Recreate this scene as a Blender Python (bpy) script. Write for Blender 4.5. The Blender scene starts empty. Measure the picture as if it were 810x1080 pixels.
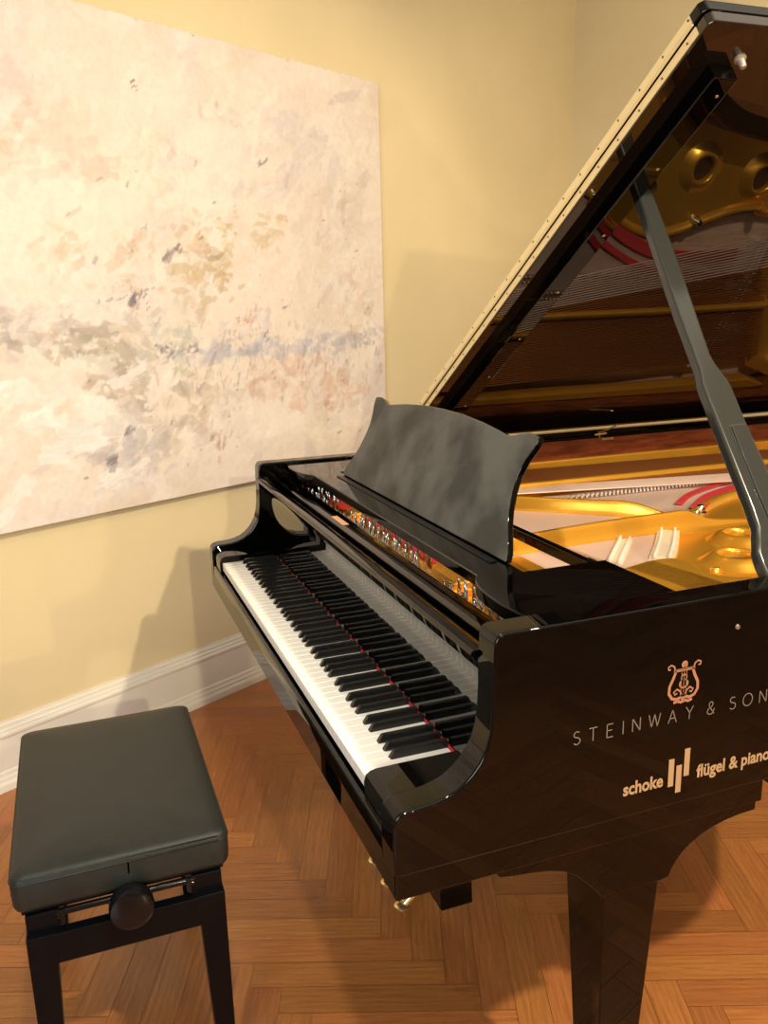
import bpy, bmesh, math, random
import numpy as np
from mathutils import Vector, Matrix, noise as mnoise
random.seed(7); np.random.seed(7)
PI = math.pi
SC = bpy.context.scene
COL = SC.collection

# ------------------------------------------------------------------ camera
cd = bpy.data.cameras.new('camera'); cam = bpy.data.objects.new('camera', cd); COL.objects.link(cam)
def _rot(yaw, pitch, roll):
    cy, sy = math.cos(yaw), math.sin(yaw); cp, sp = math.cos(pitch), math.sin(pitch)
    f = Vector((-sy*cp, cy*cp, sp)); r = Vector((cy, sy, 0)); u = r.cross(f)
    c, s = math.cos(roll), math.sin(roll)
    return r*c + u*s, -r*s + u*c, f
_r, _u, _f = _rot(1.21812, -.232449, -.02572)
M = Matrix((( _r.x, _u.x, -_f.x, 1.6836), (_r.y, _u.y, -_f.y, -.3576), (_r.z, _u.z, -_f.z, 1.40965), (0, 0, 0, 1)))
cam.matrix_world = M
cd.sensor_fit = 'HORIZONTAL'; cd.sensor_width = 36; cd.lens = 39.562; cd.clip_start = .05; cd.clip_end = 60
SC.camera = cam

# ------------------------------------------------------------------ world, light, exposure
w = bpy.data.worlds.new('world'); SC.world = w; w.use_nodes = True
w.node_tree.nodes['Background'].inputs[0].default_value = (.75, .85, 1, 1)
w.node_tree.nodes['Background'].inputs[1].default_value = .6
vs = SC.view_settings; vs.view_transform = 'Standard'; vs.look = 'None'; vs.gamma = 1; vs.use_curve_mapping = False
vs.exposure = 0.0
# room frame: u runs along the painted wall, v out of it into the room
DU = Vector((-.4713, .8820, 0)); DV = Vector((.8820, .4713, 0)); V0 = -1.1584
U0, U1, VMAX, HC = -3.4, 3.3, 6.3, 3.25
def RM(u, v, z): return DU*u + DV*(v+V0) + Vector((0, 0, z))
def lamp(name, kind, loc, target, energy, color, **kw):
    l = bpy.data.lights.new(name, kind); l.energy = energy; l.color = color
    for k, v in kw.items(): setattr(l, k, v)
    o = bpy.data.objects.new(name, l); COL.objects.link(o); o.location = loc
    d = Vector(target)-Vector(loc); o.rotation_euler = d.to_track_quat('-Z', 'Y').to_euler()
    return o
lamp('low_lamp_light', 'SPOT', (4.3, .91, 1.22), (-.8, .30, .95), 110, (1, .82, .52), spot_size=1.0, spot_blend=.4, shadow_soft_size=.03)
lamp('floor_lamp_light', 'SPOT', (3.6, -.02, 2.1), (-1.0, .45, .95), 210, (1, .84, .52), spot_size=.62, spot_blend=.5, shadow_soft_size=.03)
lamp('ceiling_spot_light', 'SPOT', (2.3, 1.2, 3.1), (.1, .7, .7), 360, (1, .83, .57), spot_size=1.7, spot_blend=.5, shadow_soft_size=.05)
lamp('ceiling_spot_light', 'SPOT', (1.35, -.30, 3.1), (.50, -.05, .7), 110, (1, .90, .72), spot_size=.75, spot_blend=.8, shadow_soft_size=.06)
lamp('wall_washer_light', 'SPOT', RM(.9, 2.3, 3.15), RM(1.15, 0, 1.25), 52, (1, .80, .52), spot_size=1.08, spot_blend=.35, shadow_soft_size=.15)
lamp('wall_washer_light', 'SPOT', RM(-.2, 1.5, 3.15), RM(-.1, 0, 2.0), 9, (1, .84, .60), spot_size=1.9, spot_blend=.6, shadow_soft_size=.15)
lamp('wall_washer_light', 'SPOT', RM(2.6, 1.6, 3.15), RM(3.0, 0, 1.9), 30, (1, .80, .48), spot_size=1.9, spot_blend=.8, shadow_soft_size=.15)
lamp('window_daylight', 'AREA', RM(U0+.12, 3.3, 1.75), RM(0, 3.0, 1.2), 88, (.80, .93, 1), shape='RECTANGLE', size=1.5, size_y=1.7)
lamp('ceiling_fill_light', 'AREA', RM(.2, 3.2, 3.1), RM(.2, 3.2, 0), 20, (1, .90, .74), shape='RECTANGLE', size=2.4, size_y=2.4)  # added warm fill below the ceiling, no fixture stands for it

# ------------------------------------------------------------------ materials
def nt(m): return m.node_tree.nodes, m.node_tree.links
def mat(name, color, rough=.5, metal=0., spec=.5, coat=0., ior=1.5):
    m = bpy.data.materials.new(name); m.use_nodes = True
    b = m.node_tree.nodes['Principled BSDF']
    b.inputs['Base Color'].default_value = (*color, 1); b.inputs['Roughness'].default_value = rough
    b.inputs['Metallic'].default_value = metal; b.inputs['Specular IOR Level'].default_value = spec
    b.inputs['Coat Weight'].default_value = coat; b.inputs['IOR'].default_value = ior; b.inputs['Coat Roughness'].default_value = .03
    return m
def noise_mix(m, c1, c2, scale=5, detail=6, lo=.35, hi=.65, rough=None, bump=0, bscale=40, coords='Object', stretch=None):
    N, L = nt(m); b = N['Principled BSDF']
    tc = N.new('ShaderNodeTexCoord'); src = tc.outputs[coords]
    if stretch:
        mp = N.new('ShaderNodeMapping'); mp.inputs['Scale'].default_value = stretch; L.new(src, mp.inputs[0]); src = mp.outputs[0]
    n = N.new('ShaderNodeTexNoise'); n.inputs['Scale'].default_value = scale; n.inputs['Detail'].default_value = detail; L.new(src, n.inputs['Vector'])
    r = N.new('ShaderNodeValToRGB'); r.color_ramp.elements[0].position = lo; r.color_ramp.elements[1].position = hi
    r.color_ramp.elements[0].color = (*c1, 1); r.color_ramp.elements[1].color = (*c2, 1)
    L.new(n.outputs['Fac'], r.inputs[0]); L.new(r.outputs[0], b.inputs['Base Color'])
    if rough:
        mr = N.new('ShaderNodeMapRange'); mr.inputs['To Min'].default_value = rough[0]; mr.inputs['To Max'].default_value = rough[1]
        L.new(n.outputs['Fac'], mr.inputs['Value']); L.new(mr.outputs[0], b.inputs['Roughness'])
    if bump:
        n2 = N.new('ShaderNodeTexNoise'); n2.inputs['Scale'].default_value = bscale; n2.inputs['Detail'].default_value = 4; L.new(src, n2.inputs['Vector'])
        bp = N.new('ShaderNodeBump'); bp.inputs['Strength'].default_value = bump; bp.inputs['Distance'].default_value = .002
        L.new(n2.outputs['Fac'], bp.inputs['Height']); L.new(bp.outputs[0], b.inputs['Normal'])
    return m
LAC = mat('black_lacquer', (.0009, .0008, .0008), .012, ior=1.38)
SATIN = mat('satin_black', (.002, .0024, .0035), .28, spec=.15)
DESKM = noise_mix(mat('mottled_lacquer', (.03, .03, .03), .2, spec=.22), (.026, .028, .026), (.092, .097, .088), scale=8, detail=12, lo=.38, hi=.60, rough=(.42, .25))  # grey base mottled by noise, roughness follows the same noise
IVORY = mat('ivory_key', (.90, .89, .86), .18)
EBONY = mat('ebony_key', (.008, .008, .008), .18)
FELT = mat('red_felt', (.62, .03, .04), .9)
GOLD = noise_mix(mat('gold_plate', (.8, .45, .1), .3, metal=1.0), (.98, .47, .045), (1.0, .52, .06), scale=3, lo=.3, hi=.7, bump=.04, bscale=160)
nb = GOLD.node_tree.nodes['Principled BSDF']; nb.inputs['Metallic'].default_value = .68; nb.inputs['Roughness'].default_value = .27
BRASS = mat('polished_brass', (.86, .66, .32), .22, metal=.9)
HINGEM = mat('brushed_brass_hinge', (.95, .82, .48), .45, metal=.6)
CHROME = mat('chrome', (.8, .8, .78), .14, metal=1)
STEEL = mat('steel_string', (.85, .62, .52), .38, metal=.4)
COPPER = mat('copper_string', (.44, .15, .042), .38, metal=.7)
SPRUCE = noise_mix(mat('spruce', (.72, .5, .33), .4), (.62, .41, .30), (.80, .58, .45), scale=9, stretch=(14, 1, 1))
MAHOG = noise_mix(mat('mahogany', (.2, .05, .02), .25), (.075, .016, .006), (.15, .036, .013), scale=5, detail=8, stretch=(1, 2, 14))
LEATHER = noise_mix(mat('black_leather', (.03, .03, .028), .45, spec=.34), (.0125, .0148, .0138), (.017, .020, .0185), scale=30, rough=(.40, .48), bump=.25, bscale=420)
WALLM = noise_mix(mat('cream_wall', (.7, .6, .38), .75), (.71, .60, .375), (.75, .635, .405), scale=2.2, bump=.12, bscale=60)
CEILM = mat('white_ceiling', (.8, .76, .66), .9)
WHITE = mat('white_gloss_paint', (.80, .77, .72), .3)
RUBBER = mat('rubber', (.02, .02, .02), .6)
ROSE = mat('rose_gold_inlay', (.29, .12, .06), .6)
TAN = mat('tan_decal', (.32, .19, .095), .6)
SILV = mat('pale_inlay', (.18, .135, .105), .5, metal=.2)
GLASS = mat('daylight_pane', (.8, .88, 1), .1)
_b = GLASS.node_tree.nodes['Principled BSDF']; _b.inputs['Emission Color'].default_value = (.8, .9, 1, 1); _b.inputs['Emission Strength'].default_value = 1.6

# ------------------------------------------------------------------ helpers
def link(name, me, m, parent=None, smooth=None, bevel=None, seg=2):
    o = bpy.data.objects.new(name, me); COL.objects.link(o)
    if m is not None:
        for mm in (m if isinstance(m, (list, tuple)) else [m]): me.materials.append(mm)
    if parent: o.parent = parent
    if smooth is not None:
        for p in me.polygons: p.use_smooth = True
        try: me.set_sharp_from_angle(angle=math.radians(smooth))
        except Exception: pass
    if bevel:
        b = o.modifiers.new('bevel', 'BEVEL'); b.width = bevel; b.segments = seg; b.limit_method = 'ANGLE'; b.angle_limit = math.radians(40); b.harden_normals = False
    return o
def obj(name, bm, m, parent=None, smooth=None, bevel=None, seg=2):
    bmesh.ops.recalc_face_normals(bm, faces=bm.faces)
    me = bpy.data.meshes.new(name); bm.to_mesh(me); bm.free()
    return link(name, me, m, parent, smooth, bevel, seg)
def thing(name, label, cat, loc=(0, 0, 0), group=None):
    o = bpy.data.objects.new(name, None); o.empty_display_size = .1; COL.objects.link(o); o.location = loc
    o['label'] = label; o['category'] = cat
    if group: o['group'] = group
    return o
def BM(): return bmesh.new()
def box(bm, x0, x1, y0, y1, z0, z1, mtx=None):
    v = [bm.verts.new(Vector(p) if mtx is None else mtx @ Vector(p)) for p in ((x0,y0,z0),(x1,y0,z0),(x1,y1,z0),(x0,y1,z0),(x0,y0,z1),(x1,y0,z1),(x1,y1,z1),(x0,y1,z1))]
    for f in ((0,3,2,1),(4,5,6,7),(0,1,5,4),(1,2,6,5),(2,3,7,6),(3,0,4,7)): bm.faces.new([v[i] for i in f])
def prism(bm, pts, fn, a, b):
    """closed outline pts (2-D); fn(p, q, t) -> 3-D point; extruded from t=a to t=b"""
    A = [bm.verts.new(fn(p[0], p[1], a)) for p in pts]; B = [bm.verts.new(fn(p[0], p[1], b)) for p in pts]
    n = len(pts)
    bm.faces.new(A); bm.faces.new(B[::-1])
    for i in range(n): bm.faces.new((A[i], B[i], B[(i+1) % n], A[(i+1) % n]))
XY = lambda p, q, t: Vector((p, q, t))
YZ = lambda p, q, t: Vector((t, p, q))
def tube(bm, pts, r, n=8, cap=True):
    pts = [Vector(p) for p in pts]; rings = []
    rr = r if isinstance(r, (list, tuple)) else [r]*len(pts)
    t0 = (pts[1]-pts[0]).normalized(); a = t0.orthogonal().normalized()
    for i, p in enumerate(pts):
        t = ((pts[min(i+1, len(pts)-1)]-pts[max(i-1, 0)])).normalized()
        a = (a - t*a.dot(t)).normalized(); b = t.cross(a)
        rings.append([bm.verts.new(p + (a*math.cos(k*2*PI/n)+b*math.sin(k*2*PI/n))*rr[i]) for k in range(n)])
    for i in range(len(rings)-1):
        for k in range(n): bm.faces.new((rings[i][k], rings[i][(k+1) % n], rings[i+1][(k+1) % n], rings[i+1][k]))
    if cap: bm.faces.new(rings[0][::-1]); bm.faces.new(rings[-1])
def lathe(bm, prof, o, axis=(0, 0, 1), n=20):
    """prof list (r, h) revolved around axis at o"""
    ax = Vector(axis).normalized(); a = ax.orthogonal().normalized(); b = ax.cross(a); o = Vector(o)
    rings = []
    for r, h in prof:
        if r < 1e-6: rings.append([bm.verts.new(o+ax*h)])
        else: rings.append([bm.verts.new(o+ax*h+(a*math.cos(k*2*PI/n)+b*math.sin(k*2*PI/n))*r) for k in range(n)])
    for i in range(len(rings)-1):
        R, S = rings[i], rings[i+1]
        for k in range(n):
            j = (k+1) % n
            if len(R) == 1 and len(S) == 1: continue
            if len(R) == 1: bm.faces.new((R[0], S[j], S[k]))
            elif len(S) == 1: bm.faces.new((R[k], R[j], S[0]))
            else: bm.faces.new((R[k], R[j], S[j], S[k]))
    return rings
def spline(P, n=8):
    """Catmull-Rom through 2-D / 3-D points"""
    P = [Vector(p) for p in P]; out = []
    for i in range(len(P)-1):
        p0 = P[max(i-1, 0)]; p1 = P[i]; p2 = P[i+1]; p3 = P[min(i+2, len(P)-1)]
        for k in range(n):
            t = k/n
            out.append(.5*((2*p1)+(p2-p0)*t+(2*p0-5*p1+4*p2-p3)*t*t+(3*p1-p0-3*p2+p3)*t**3))
    out.append(P[-1]); return out
def struct(name, bm, m, **k):
    o = obj(name, bm, m, **k); o['kind'] = 'structure'; return o

# ------------------------------------------------------------------ the room
def slab(bm, pts, th):
    """pts: 4 corners as Vectors (inner face), th: vector of thickness (outwards)"""
    a = [bm.verts.new(p) for p in pts]; b = [bm.verts.new(p+th) for p in pts]
    bm.faces.new(a); bm.faces.new(b[::-1])
    for i in range(4): bm.faces.new((a[i], b[i], b[(i+1) % 4], a[(i+1) % 4]))
def wall_uv(name, f, pts, th, m=WALLM):
    bm = BM(); slab(bm, [f(*p) for p in pts], th); return struct(name, bm, m)
wall_uv('wall_left', lambda a, z: RM(a, 0, z), [(U0, 0), (U1, 0), (U1, HC), (U0, HC)], -DV*.12)
wall_uv('wall_back', lambda a, z: RM(U1, a, z), [(0, 0), (VMAX, 0), (VMAX, HC), (0, HC)], DU*.12)
wall_uv('wall_right', lambda a, z: RM(a, VMAX, z), [(U0, 0), (U1, 0), (U1, HC), (U0, HC)], DV*.12)
# wall with the window (behind the pianist), built around the opening
bm = BM()
wv0, wv1, wz0, wz1 = 2.45, 4.15, .75, 2.7
for a0, a1, z0, z1 in ((0, wv0, 0, HC), (wv1, VMAX, 0, HC), (wv0, wv1, 0, wz0), (wv0, wv1, wz1, HC)):
    slab(bm, [RM(U0, a0, z0), RM(U0, a1, z0), RM(U0, a1, z1), RM(U0, a0, z1)], -DU*.12)
struct('wall_front', bm, WALLM)
bm = BM()
def fr(a0, a1, z0, z1, d=.07): slab(bm, [RM(U0+.0, a0, z0), RM(U0, a1, z0), RM(U0, a1, z1), RM(U0, a0, z1)], -DU*d)
fr(wv0, wv0+.06, wz0, wz1); fr(wv1-.06, wv1, wz0, wz1); fr(wv0+.06, wv1-.06, wz0, wz0+.06); fr(wv0+.06, wv1-.06, wz1-.06, wz1)
fr((wv0+wv1)/2-.03, (wv0+wv1)/2+.03, wz0+.06, wz1-.06, .06); fr(wv0+.06, (wv0+wv1)/2-.03, 2.05, 2.09, .06); fr((wv0+wv1)/2+.03, wv1-.06, 2.05, 2.09, .06)
win = struct('window_1', bm, WHITE)
bm = BM(); slab(bm, [RM(U0-.04, wv0+.06, wz0+.06), RM(U0-.04, wv1-.06, wz0+.06), RM(U0-.04, wv1-.06, wz1-.06), RM(U0-.04, wv0+.06, wz1-.06)], -DU*.008)
obj('pane', bm, GLASS, win)
bm = BM(); slab(bm, [RM(U0-.1, -.1, HC), RM(U1+.1, -.1, HC), RM(U1+.1, VMAX+.1, HC), RM(U0-.1, VMAX+.1, HC)], Vector((0, 0, .12))); struct('ceiling', bm, CEILM)

# baseboards: moulded profile (out, z)
BP = [(0, 0), (.034, 0), (.034, .022), (.031, .027), (.026, .029), (.026, .040), (.022, .043), (.0205, .056), (.0165, .060), (.0165, .164), (.021, .168), (.0225, .175), (.021, .180), (.0155, .182), (.0155, .190), (.012, .194), (.011, .205), (.006, .208), (.006, .214), (0, .214)]
def baseboard(name, fn, a, b):
    bm = BM(); prism(bm, BP, fn, a, b); return struct(name, bm, WHITE, smooth=18)
baseboard('baseboard_left', lambda o, z, t: RM(t, o, z), U0, U1)
baseboard('baseboard_back', lambda o, z, t: RM(U1-o, t, z), .03, VMAX)
baseboard('baseboard_right', lambda o, z, t: RM(t, VMAX-o, z), U0, U1-.03)

# herringbone parquet: one floor mesh, a polygon per plank, colour and grain run with each plank
def build_floor():
    w_, L = .0705, 6
    ang = math.radians(-20.8); e1 = np.array((math.cos(ang), math.sin(ang))); e2 = np.array((-e1[1], e1[0])); O = np.array((-.749, .136))
    verts, faces, uvs, cols = [], [], [], []
    cen = np.array(RM((U0+U1)/2, VMAX/2, 0)[:2]); g = .0005
    du = np.array(DU[:2]); dv = np.array(DV[:2])
    def inside(p):
        u = p@du; v = p@dv-V0
        return U0-.3 < u < U1+.3 and -.3 < v < VMAX+.3
    def plank(x0, x1, y0, y1, along_x):
        c = O + ((x0+x1)/2*e1+(y0+y1)/2*e2)*w_
        if not inside(c): return
        q_ = [(x0*w_+g, y0*w_+g), (x1*w_-g, y0*w_+g), (x1*w_-g, y1*w_-g), (x0*w_+g, y1*w_-g)]
        b = len(verts)
        for x, y in q_:
            p = O+x*e1+y*e2; verts.append((p[0], p[1], 0))
        faces.append((b, b+1, b+2, b+3))
        ou, ov = random.random()*40, random.random()*40
        for x, y in q_: uvs.append((x+ou, y+ov) if along_x else (y+ou, x+ov))
        cols.extend([(random.random(), random.random(), random.random(), 1)]*4)
    R = 14
    for m in range(-R, R):
        for k in range(-110, 110):
            x, y = k+m*L, k-m*L
            plank(x, x+L, y, y+1, True); plank(x+L-1, x+L, y-L, y, False)
    # dark substrate under the joints, as one quad of the same mesh
    b = len(verts)
    for u_, v_ in ((U0-.1, -.1), (U1+.1, -.1), (U1+.1, VMAX+.1), (U0-.1, VMAX+.1)):
        p = RM(u_, v_, -.002); verts.append(tuple(p))
    faces.append((b, b+1, b+2, b+3)); uvs += [(0, 0)]*4; cols += [(0, 0, 0, 1)]*4
    me = bpy.data.meshes.new('floor'); me.from_pydata(verts, [], faces); me.update()
    ul = me.uv_layers.new(name='plank'); ul.data.foreach_set('uv', np.array(uvs, dtype=np.float32).ravel())
    ca = me.color_attributes.new('tone', 'FLOAT_COLOR', 'CORNER'); ca.data.foreach_set('color', np.array(cols, dtype=np.float32).ravel())
    m = mat('oak_parquet', (.5, .22, .07), .26); N, L_ = nt(m); b = N['Principled BSDF']
    at = N.new('ShaderNodeAttribute'); at.attribute_name = 'tone'; sep = N.new('ShaderNodeSeparateColor'); L_.new(at.outputs['Color'], sep.inputs[0])
    uv = N.new('ShaderNodeUVMap'); uv.uv_map = 'plank'
    mp = N.new('ShaderNodeMapping'); mp.inputs['Scale'].default_value = (4.5, 75, 1); L_.new(uv.outputs[0], mp.inputs[0])
    n1 = N.new('ShaderNodeTexNoise'); n1.inputs['Scale'].default_value = 2.2; n1.inputs['Detail'].default_value = 7; n1.inputs['Distortion'].default_value = 1.2; L_.new(mp.outputs[0], n1.inputs['Vector'])
    mp2 = N.new('ShaderNodeMapping'); mp2.inputs['Scale'].default_value = (2.2, 13, 1); L_.new(uv.outputs[0], mp2.inputs[0])
    wv = N.new('ShaderNodeTexWave'); wv.wave_type = 'RINGS'; wv.inputs['Scale'].default_value = 1.6; wv.inputs['Distortion'].default_value = 7; wv.inputs['Detail'].default_value = 3; wv.inputs['Detail Scale'].default_value = 1.2; L_.new(mp2.outputs[0], wv.inputs['Vector'])
    mx = N.new('ShaderNodeMix'); mx.data_type = 'FLOAT'; mx.inputs[0].default_value = .12; L_.new(n1.outputs['Fac'], mx.inputs[2]); L_.new(wv.outputs['Fac'], mx.inputs[3])
    r = N.new('ShaderNodeValToRGB'); els = r.color_ramp.elements
    els[0].position = .2; els[0].color = (.30, .105, .028, 1); els[1].position = .8; els[1].color = (.54, .215, .060, 1)
    L_.new(mx.outputs[0], r.inputs[0])
    hs = N.new('ShaderNodeHueSaturation')
    mv = N.new('ShaderNodeMapRange'); mv.inputs['To Min'].default_value = .80; mv.inputs['To Max'].default_value = 1.12; L_.new(sep.outputs[0], mv.inputs['Value']); L_.new(mv.outputs[0], hs.inputs['Value'])
    mh = N.new('ShaderNodeMapRange'); mh.inputs['To Min'].default_value = .494; mh.inputs['To Max'].default_value = .502; L_.new(sep.outputs[1], mh.inputs['Value']); L_.new(mh.outputs[0], hs.inputs['Hue'])
    L_.new(r.outputs[0], hs.inputs['Color']); L_.new(hs.outputs[0], b.inputs['Base Color'])
    rr = N.new('ShaderNodeMapRange'); rr.inputs['To Min'].default_value = .36; rr.inputs['To Max'].default_value = .22; L_.new(mx.outputs[0], rr.inputs['Value']); L_.new(rr.outputs[0], b.inputs['Roughness'])
    bp = N.new('ShaderNodeBump'); bp.inputs['Strength'].default_value = .08; bp.inputs['Distance'].default_value = .001; L_.new(mx.outputs[0], bp.inputs['Height']); L_.new(bp.outputs[0], b.inputs['Normal'])
    o = link('floor', me, m); o['kind'] = 'structure'
build_floor()

# ------------------------------------------------------------------ painting
def build_painting():
    ul, ur, zb, zt_ = -1.15, 1.662, .800, 2.305
    t = thing('abstract_painting', 'large unframed abstract canvas in thick cream, tan and grey paint on the cream wall', 'painting', RM(0, .0, zb))
    NX, NZ = 860, 464
    rs = np.random.RandomState(5)
    def grid_noise(fx, fz, seed):
        r_ = np.random.RandomState(seed); gx, gz = int(fx)+2, int(fz)+2; G = r_.rand(gz, gx)
        X = np.linspace(0, fx, NX); Z = np.linspace(0, fz, NZ)
        xi = X.astype(int); zi = Z.astype(int); xf = X-xi; zf = Z-zi; xf = xf*xf*(3-2*xf); zf = (zf*zf*(3-2*zf))[:, None]
        a = G[zi][:, xi]; b = G[zi][:, xi+1]; c = G[zi+1][:, xi]; d = G[zi+1][:, xi+1]
        return (a*(1-xf)+b*xf)*(1-zf)+(c*(1-xf)+d*xf)*zf
    def fbm(fx, fz, seed, o=5):
        s = 0; a = .5; n = 0
        for i in range(o): s = s+a*grid_noise(fx*2**i, fz*2**i, seed+i); n += a; a *= .58
        return s/n
    U = np.linspace(ul, ur, NX)[None, :].repeat(NZ, 0); Zg = np.linspace(zb, zt_, NZ)[:, None].repeat(NX, 1)
    wx = (fbm(11, 6, 11)-.5)*.12; wz = (fbm(11, 6, 31)-.5)*.12
    fine = fbm(90, 50, 71, 4); mid = fbm(16, 9, 91, 6); streak = fbm(40, 90, 171, 4)
    C = np.ones((NZ, NX, 3))*np.array((.84, .75, .68)); H = mid*.5+fine*.25
    def sm(x, a, b): t_ = np.clip((x-a)/(b-a), 0, 1); return t_*t_*(3-2*t_)
    def blend(mask, col, k=1.0):
        nonlocal C; m = np.clip(mask, 0, 1)[..., None]*k; C = C*(1-m)+np.array(col)*m
    blend(sm(mid, .46, .70), (.78, .67, .58), .6); blend(sm(fbm(9, 5, 131), .50, .70), (.78, .73, .71), .6); blend(sm(fbm(12, 7, 231), .54, .68), (.88, .80, .74), .7)
    def stroke(u, z, l, wd, ang, col, k):
        """one palette-knife dab: flat body, ragged ends, streaks along its own direction"""
        i0 = max(int((u-l-ul)/(ur-ul)*NX), 0); i1 = min(int((u+l-ul)/(ur-ul)*NX)+2, NX); j0 = max(int((z-l-zb)/(zt_-zb)*NZ), 0); j1 = min(int((z+l-zb)/(zt_-zb)*NZ)+2, NZ)
        if i1 <= i0 or j1 <= j0: return
        s = np.s_[j0:j1, i0:i1]; ca, sa = math.cos(ang), math.sin(ang); du = U[s]-u+wx[s]*.5; dz = Zg[s]-z+wz[s]*.5
        a = (du*ca+dz*sa)/l; b = (-du*sa+dz*ca)/wd; d = 1-np.maximum(abs(a)**1.5, b*b)+(fine[s]-.5)*1.6+(streak[s]-.5)*.8
        m = np.clip((d-.22)/.25, 0, 1)*k; mm = m[..., None]; C[s] = C[s]*(1-mm)+np.array(col)*mm; H[s] += m*.16*(1+b*.6)
    def here(u, z): return C[min(max(int((z-zb)/(zt_-zb)*NZ), 0), NZ-1), min(max(int((u-ul)/(ur-ul)*NX), 0), NX-1)]
    for i in range(900):
        u = rs.uniform(ul, ur); z = rs.uniform(zb, zt_)
        stroke(u, z, rs.uniform(.02, .11), rs.uniform(.010, .045), rs.normal(.5, .7), here(u, z)*(1+rs.uniform(-.055, .045)), .55)
    P = [  # u, z, half sizes, colour, cover, tilt, dabs
        (.78, 1.58, .12, .11, (.66, .54, .39), .55, .5, 34), (.86, 1.70, .05, .05, (.66, .55, .36), .75, .9, 10), (1.05, 1.70, .12, .07, (.70, .60, .45), .6, .4, 18), (.70, 1.68, .10, .06, (.69, .58, .46), .5, .4, 14), (.82, 1.50, .07, .05, (.60, .48, .33), .5, .3, 10),
        (.46, 1.63, .10, .06, (.68, .56, .45), .5, .9, 14), (.20, 1.62, .10, .09, (.69, .58, .47), .45, .8, 16), (.38, 1.52, .08, .03, (.64, .54, .43), .5, .5, 8), (.48, 1.49, .10, .06, (.66, .55, .45), .5, .3, 14), (.66, 1.42, .10, .08, (.66, .58, .47), .45, .6, 14),
        (.05, 1.38, .28, .05, (.58, .53, .50), .5, .1, 44), (.27, 1.36, .16, .07, (.58, .52, .45), .55, -.4, 40), (.40, 1.24, .16, .12, (.60, .54, .46), .55, -.8, 44), (.56, 1.33, .10, .10, (.62, .61, .55), .5, .6, 26), (.60, 1.22, .10, .07, (.58, .56, .44), .5, .6, 16), (.10, 1.44, .20, .03, (.70, .64, .60), .5, .1, 20),
        (.42, 1.475, .07, .02, (.44, .42, .46), .55, .3, 10), (.46, 1.47, .025, .012, (.24, .24, .32), .6, .5, 4), (.545, 1.31, .04, .02, (.28, .28, .33), .65, .3, 6), (.60, 1.30, .08, .02, (.44, .43, .47), .5, .2, 10),
        (.85, 1.285, .30, .03, (.60, .58, .61), .5, .15, 60), (1.25, 1.29, .30, .035, (.60, .57, .60), .5, .2, 60), (1.52, 1.30, .14, .03, (.60, .56, .58), .5, .2, 24), (.95, 1.38, .14, .05, (.70, .66, .66), .5, .6, 16),
        (1.05, 1.16, .22, .06, (.72, .56, .48), .45, .9, 40), (1.36, 1.12, .22, .09, (.72, .55, .46), .4, .9, 40), (1.30, 1.04, .05, .06, (.66, .44, .35), .5, 1.1, 10), (.88, 1.385, .022, .016, (.80, .42, .20), .85, .4, 7), (.93, 1.38, .035, .025, (.74, .42, .38), .6, .8, 10), (.91, 1.42, .03, .03, (.76, .52, .46), .4, 1.0, 6),
        (.40, .98, .20, .09, (.62, .58, .58), .5, .7, 40), (.76, .97, .06, .06, (.64, .48, .40), .5, 1.1, 14), (.70, 1.10, .16, .09, (.72, .60, .52), .45, .4, 26), (.62, 1.05, .12, .10, (.64, .56, .50), .4, .9, 18),
        (.05, 1.13, .30, .12, (.88, .83, .80), .7, .3, 40), (.20, .90, .3, .05, (.86, .82, .80), .6, .3, 22), (1.40, .95, .2, .07, (.86, .76, .64), .6, .5, 18), (1.0, .93, .2, .05, (.86, .78, .68), .5, .4, 14),
        (.1, 1.92, .3, .14, (.72, .62, .54), .35, .4, 26), (1.2, 2.0, .3, .18, (.72, .66, .65), .35, .5, 36), (1.40, 1.75, .18, .2, (.72, .64, .61), .35, .9, 30), (.86, 2.06, .10, .05, (.64, .59, .55), .5, -.6, 8), (.62, 1.95, .10, .09, (.68, .61, .58), .4, .9, 12), (.72, 1.86, .2, .12, (.82, .75, .71), .4, .3, 18),
        (1.5, 1.45, .12, .16, (.76, .62, .54), .35, 1.0, 22), (1.03, 1.88, .14, .08, (.70, .64, .62), .4, .6, 14), (-.6, 1.4, .5, .2, (.56, .49, .42), .45, .2, 50), (-.5, 1.8, .4, .3, (.70, .60, .50), .4, 0, 30)]
    for (u, z, ru, rz, col, k, tilt, n) in P:
        for q in range(int(n*1.3)):
            a, b = rs.normal(size=2)*.52; sz = math.sqrt(ru*rz)
            stroke(u+a*ru, z+b*rz+a*ru*tilt*.15, sz*rs.uniform(.18, .5), sz*rs.uniform(.07, .22), tilt+rs.normal(0, .45), np.array(col)*(1+rs.normal(0, .09))+rs.normal(0, .012, 3), k*rs.uniform(.5, 1.15))
    for i in range(420):
        u = rs.uniform(ul, ur); z = rs.uniform(zb, zt_); stroke(u, z, rs.uniform(.02, .07), rs.uniform(.008, .02), rs.normal(.7, .6), (.88, .81, .76), .4)
    for i in range(170):     # dry vertical scratches in the lower band
        u = rs.uniform(.5, 1.64); z = 1.24+rs.normal()*.09; stroke(u, z, rs.uniform(.010, .030), rs.uniform(.003, .008), rs.uniform(.8, 1.9), (.48, .44, .44) if rs.rand() < .5 else (.62, .46, .38), rs.uniform(.2, .55))
    for i in range(60):
        u = rs.uniform(.2, 1.6); z = rs.uniform(.9, 1.9); stroke(u, z, rs.uniform(.006, .016), rs.uniform(.003, .006), rs.uniform(.2, 1.6), (.36, .33, .33), rs.uniform(.3, .7))
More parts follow.
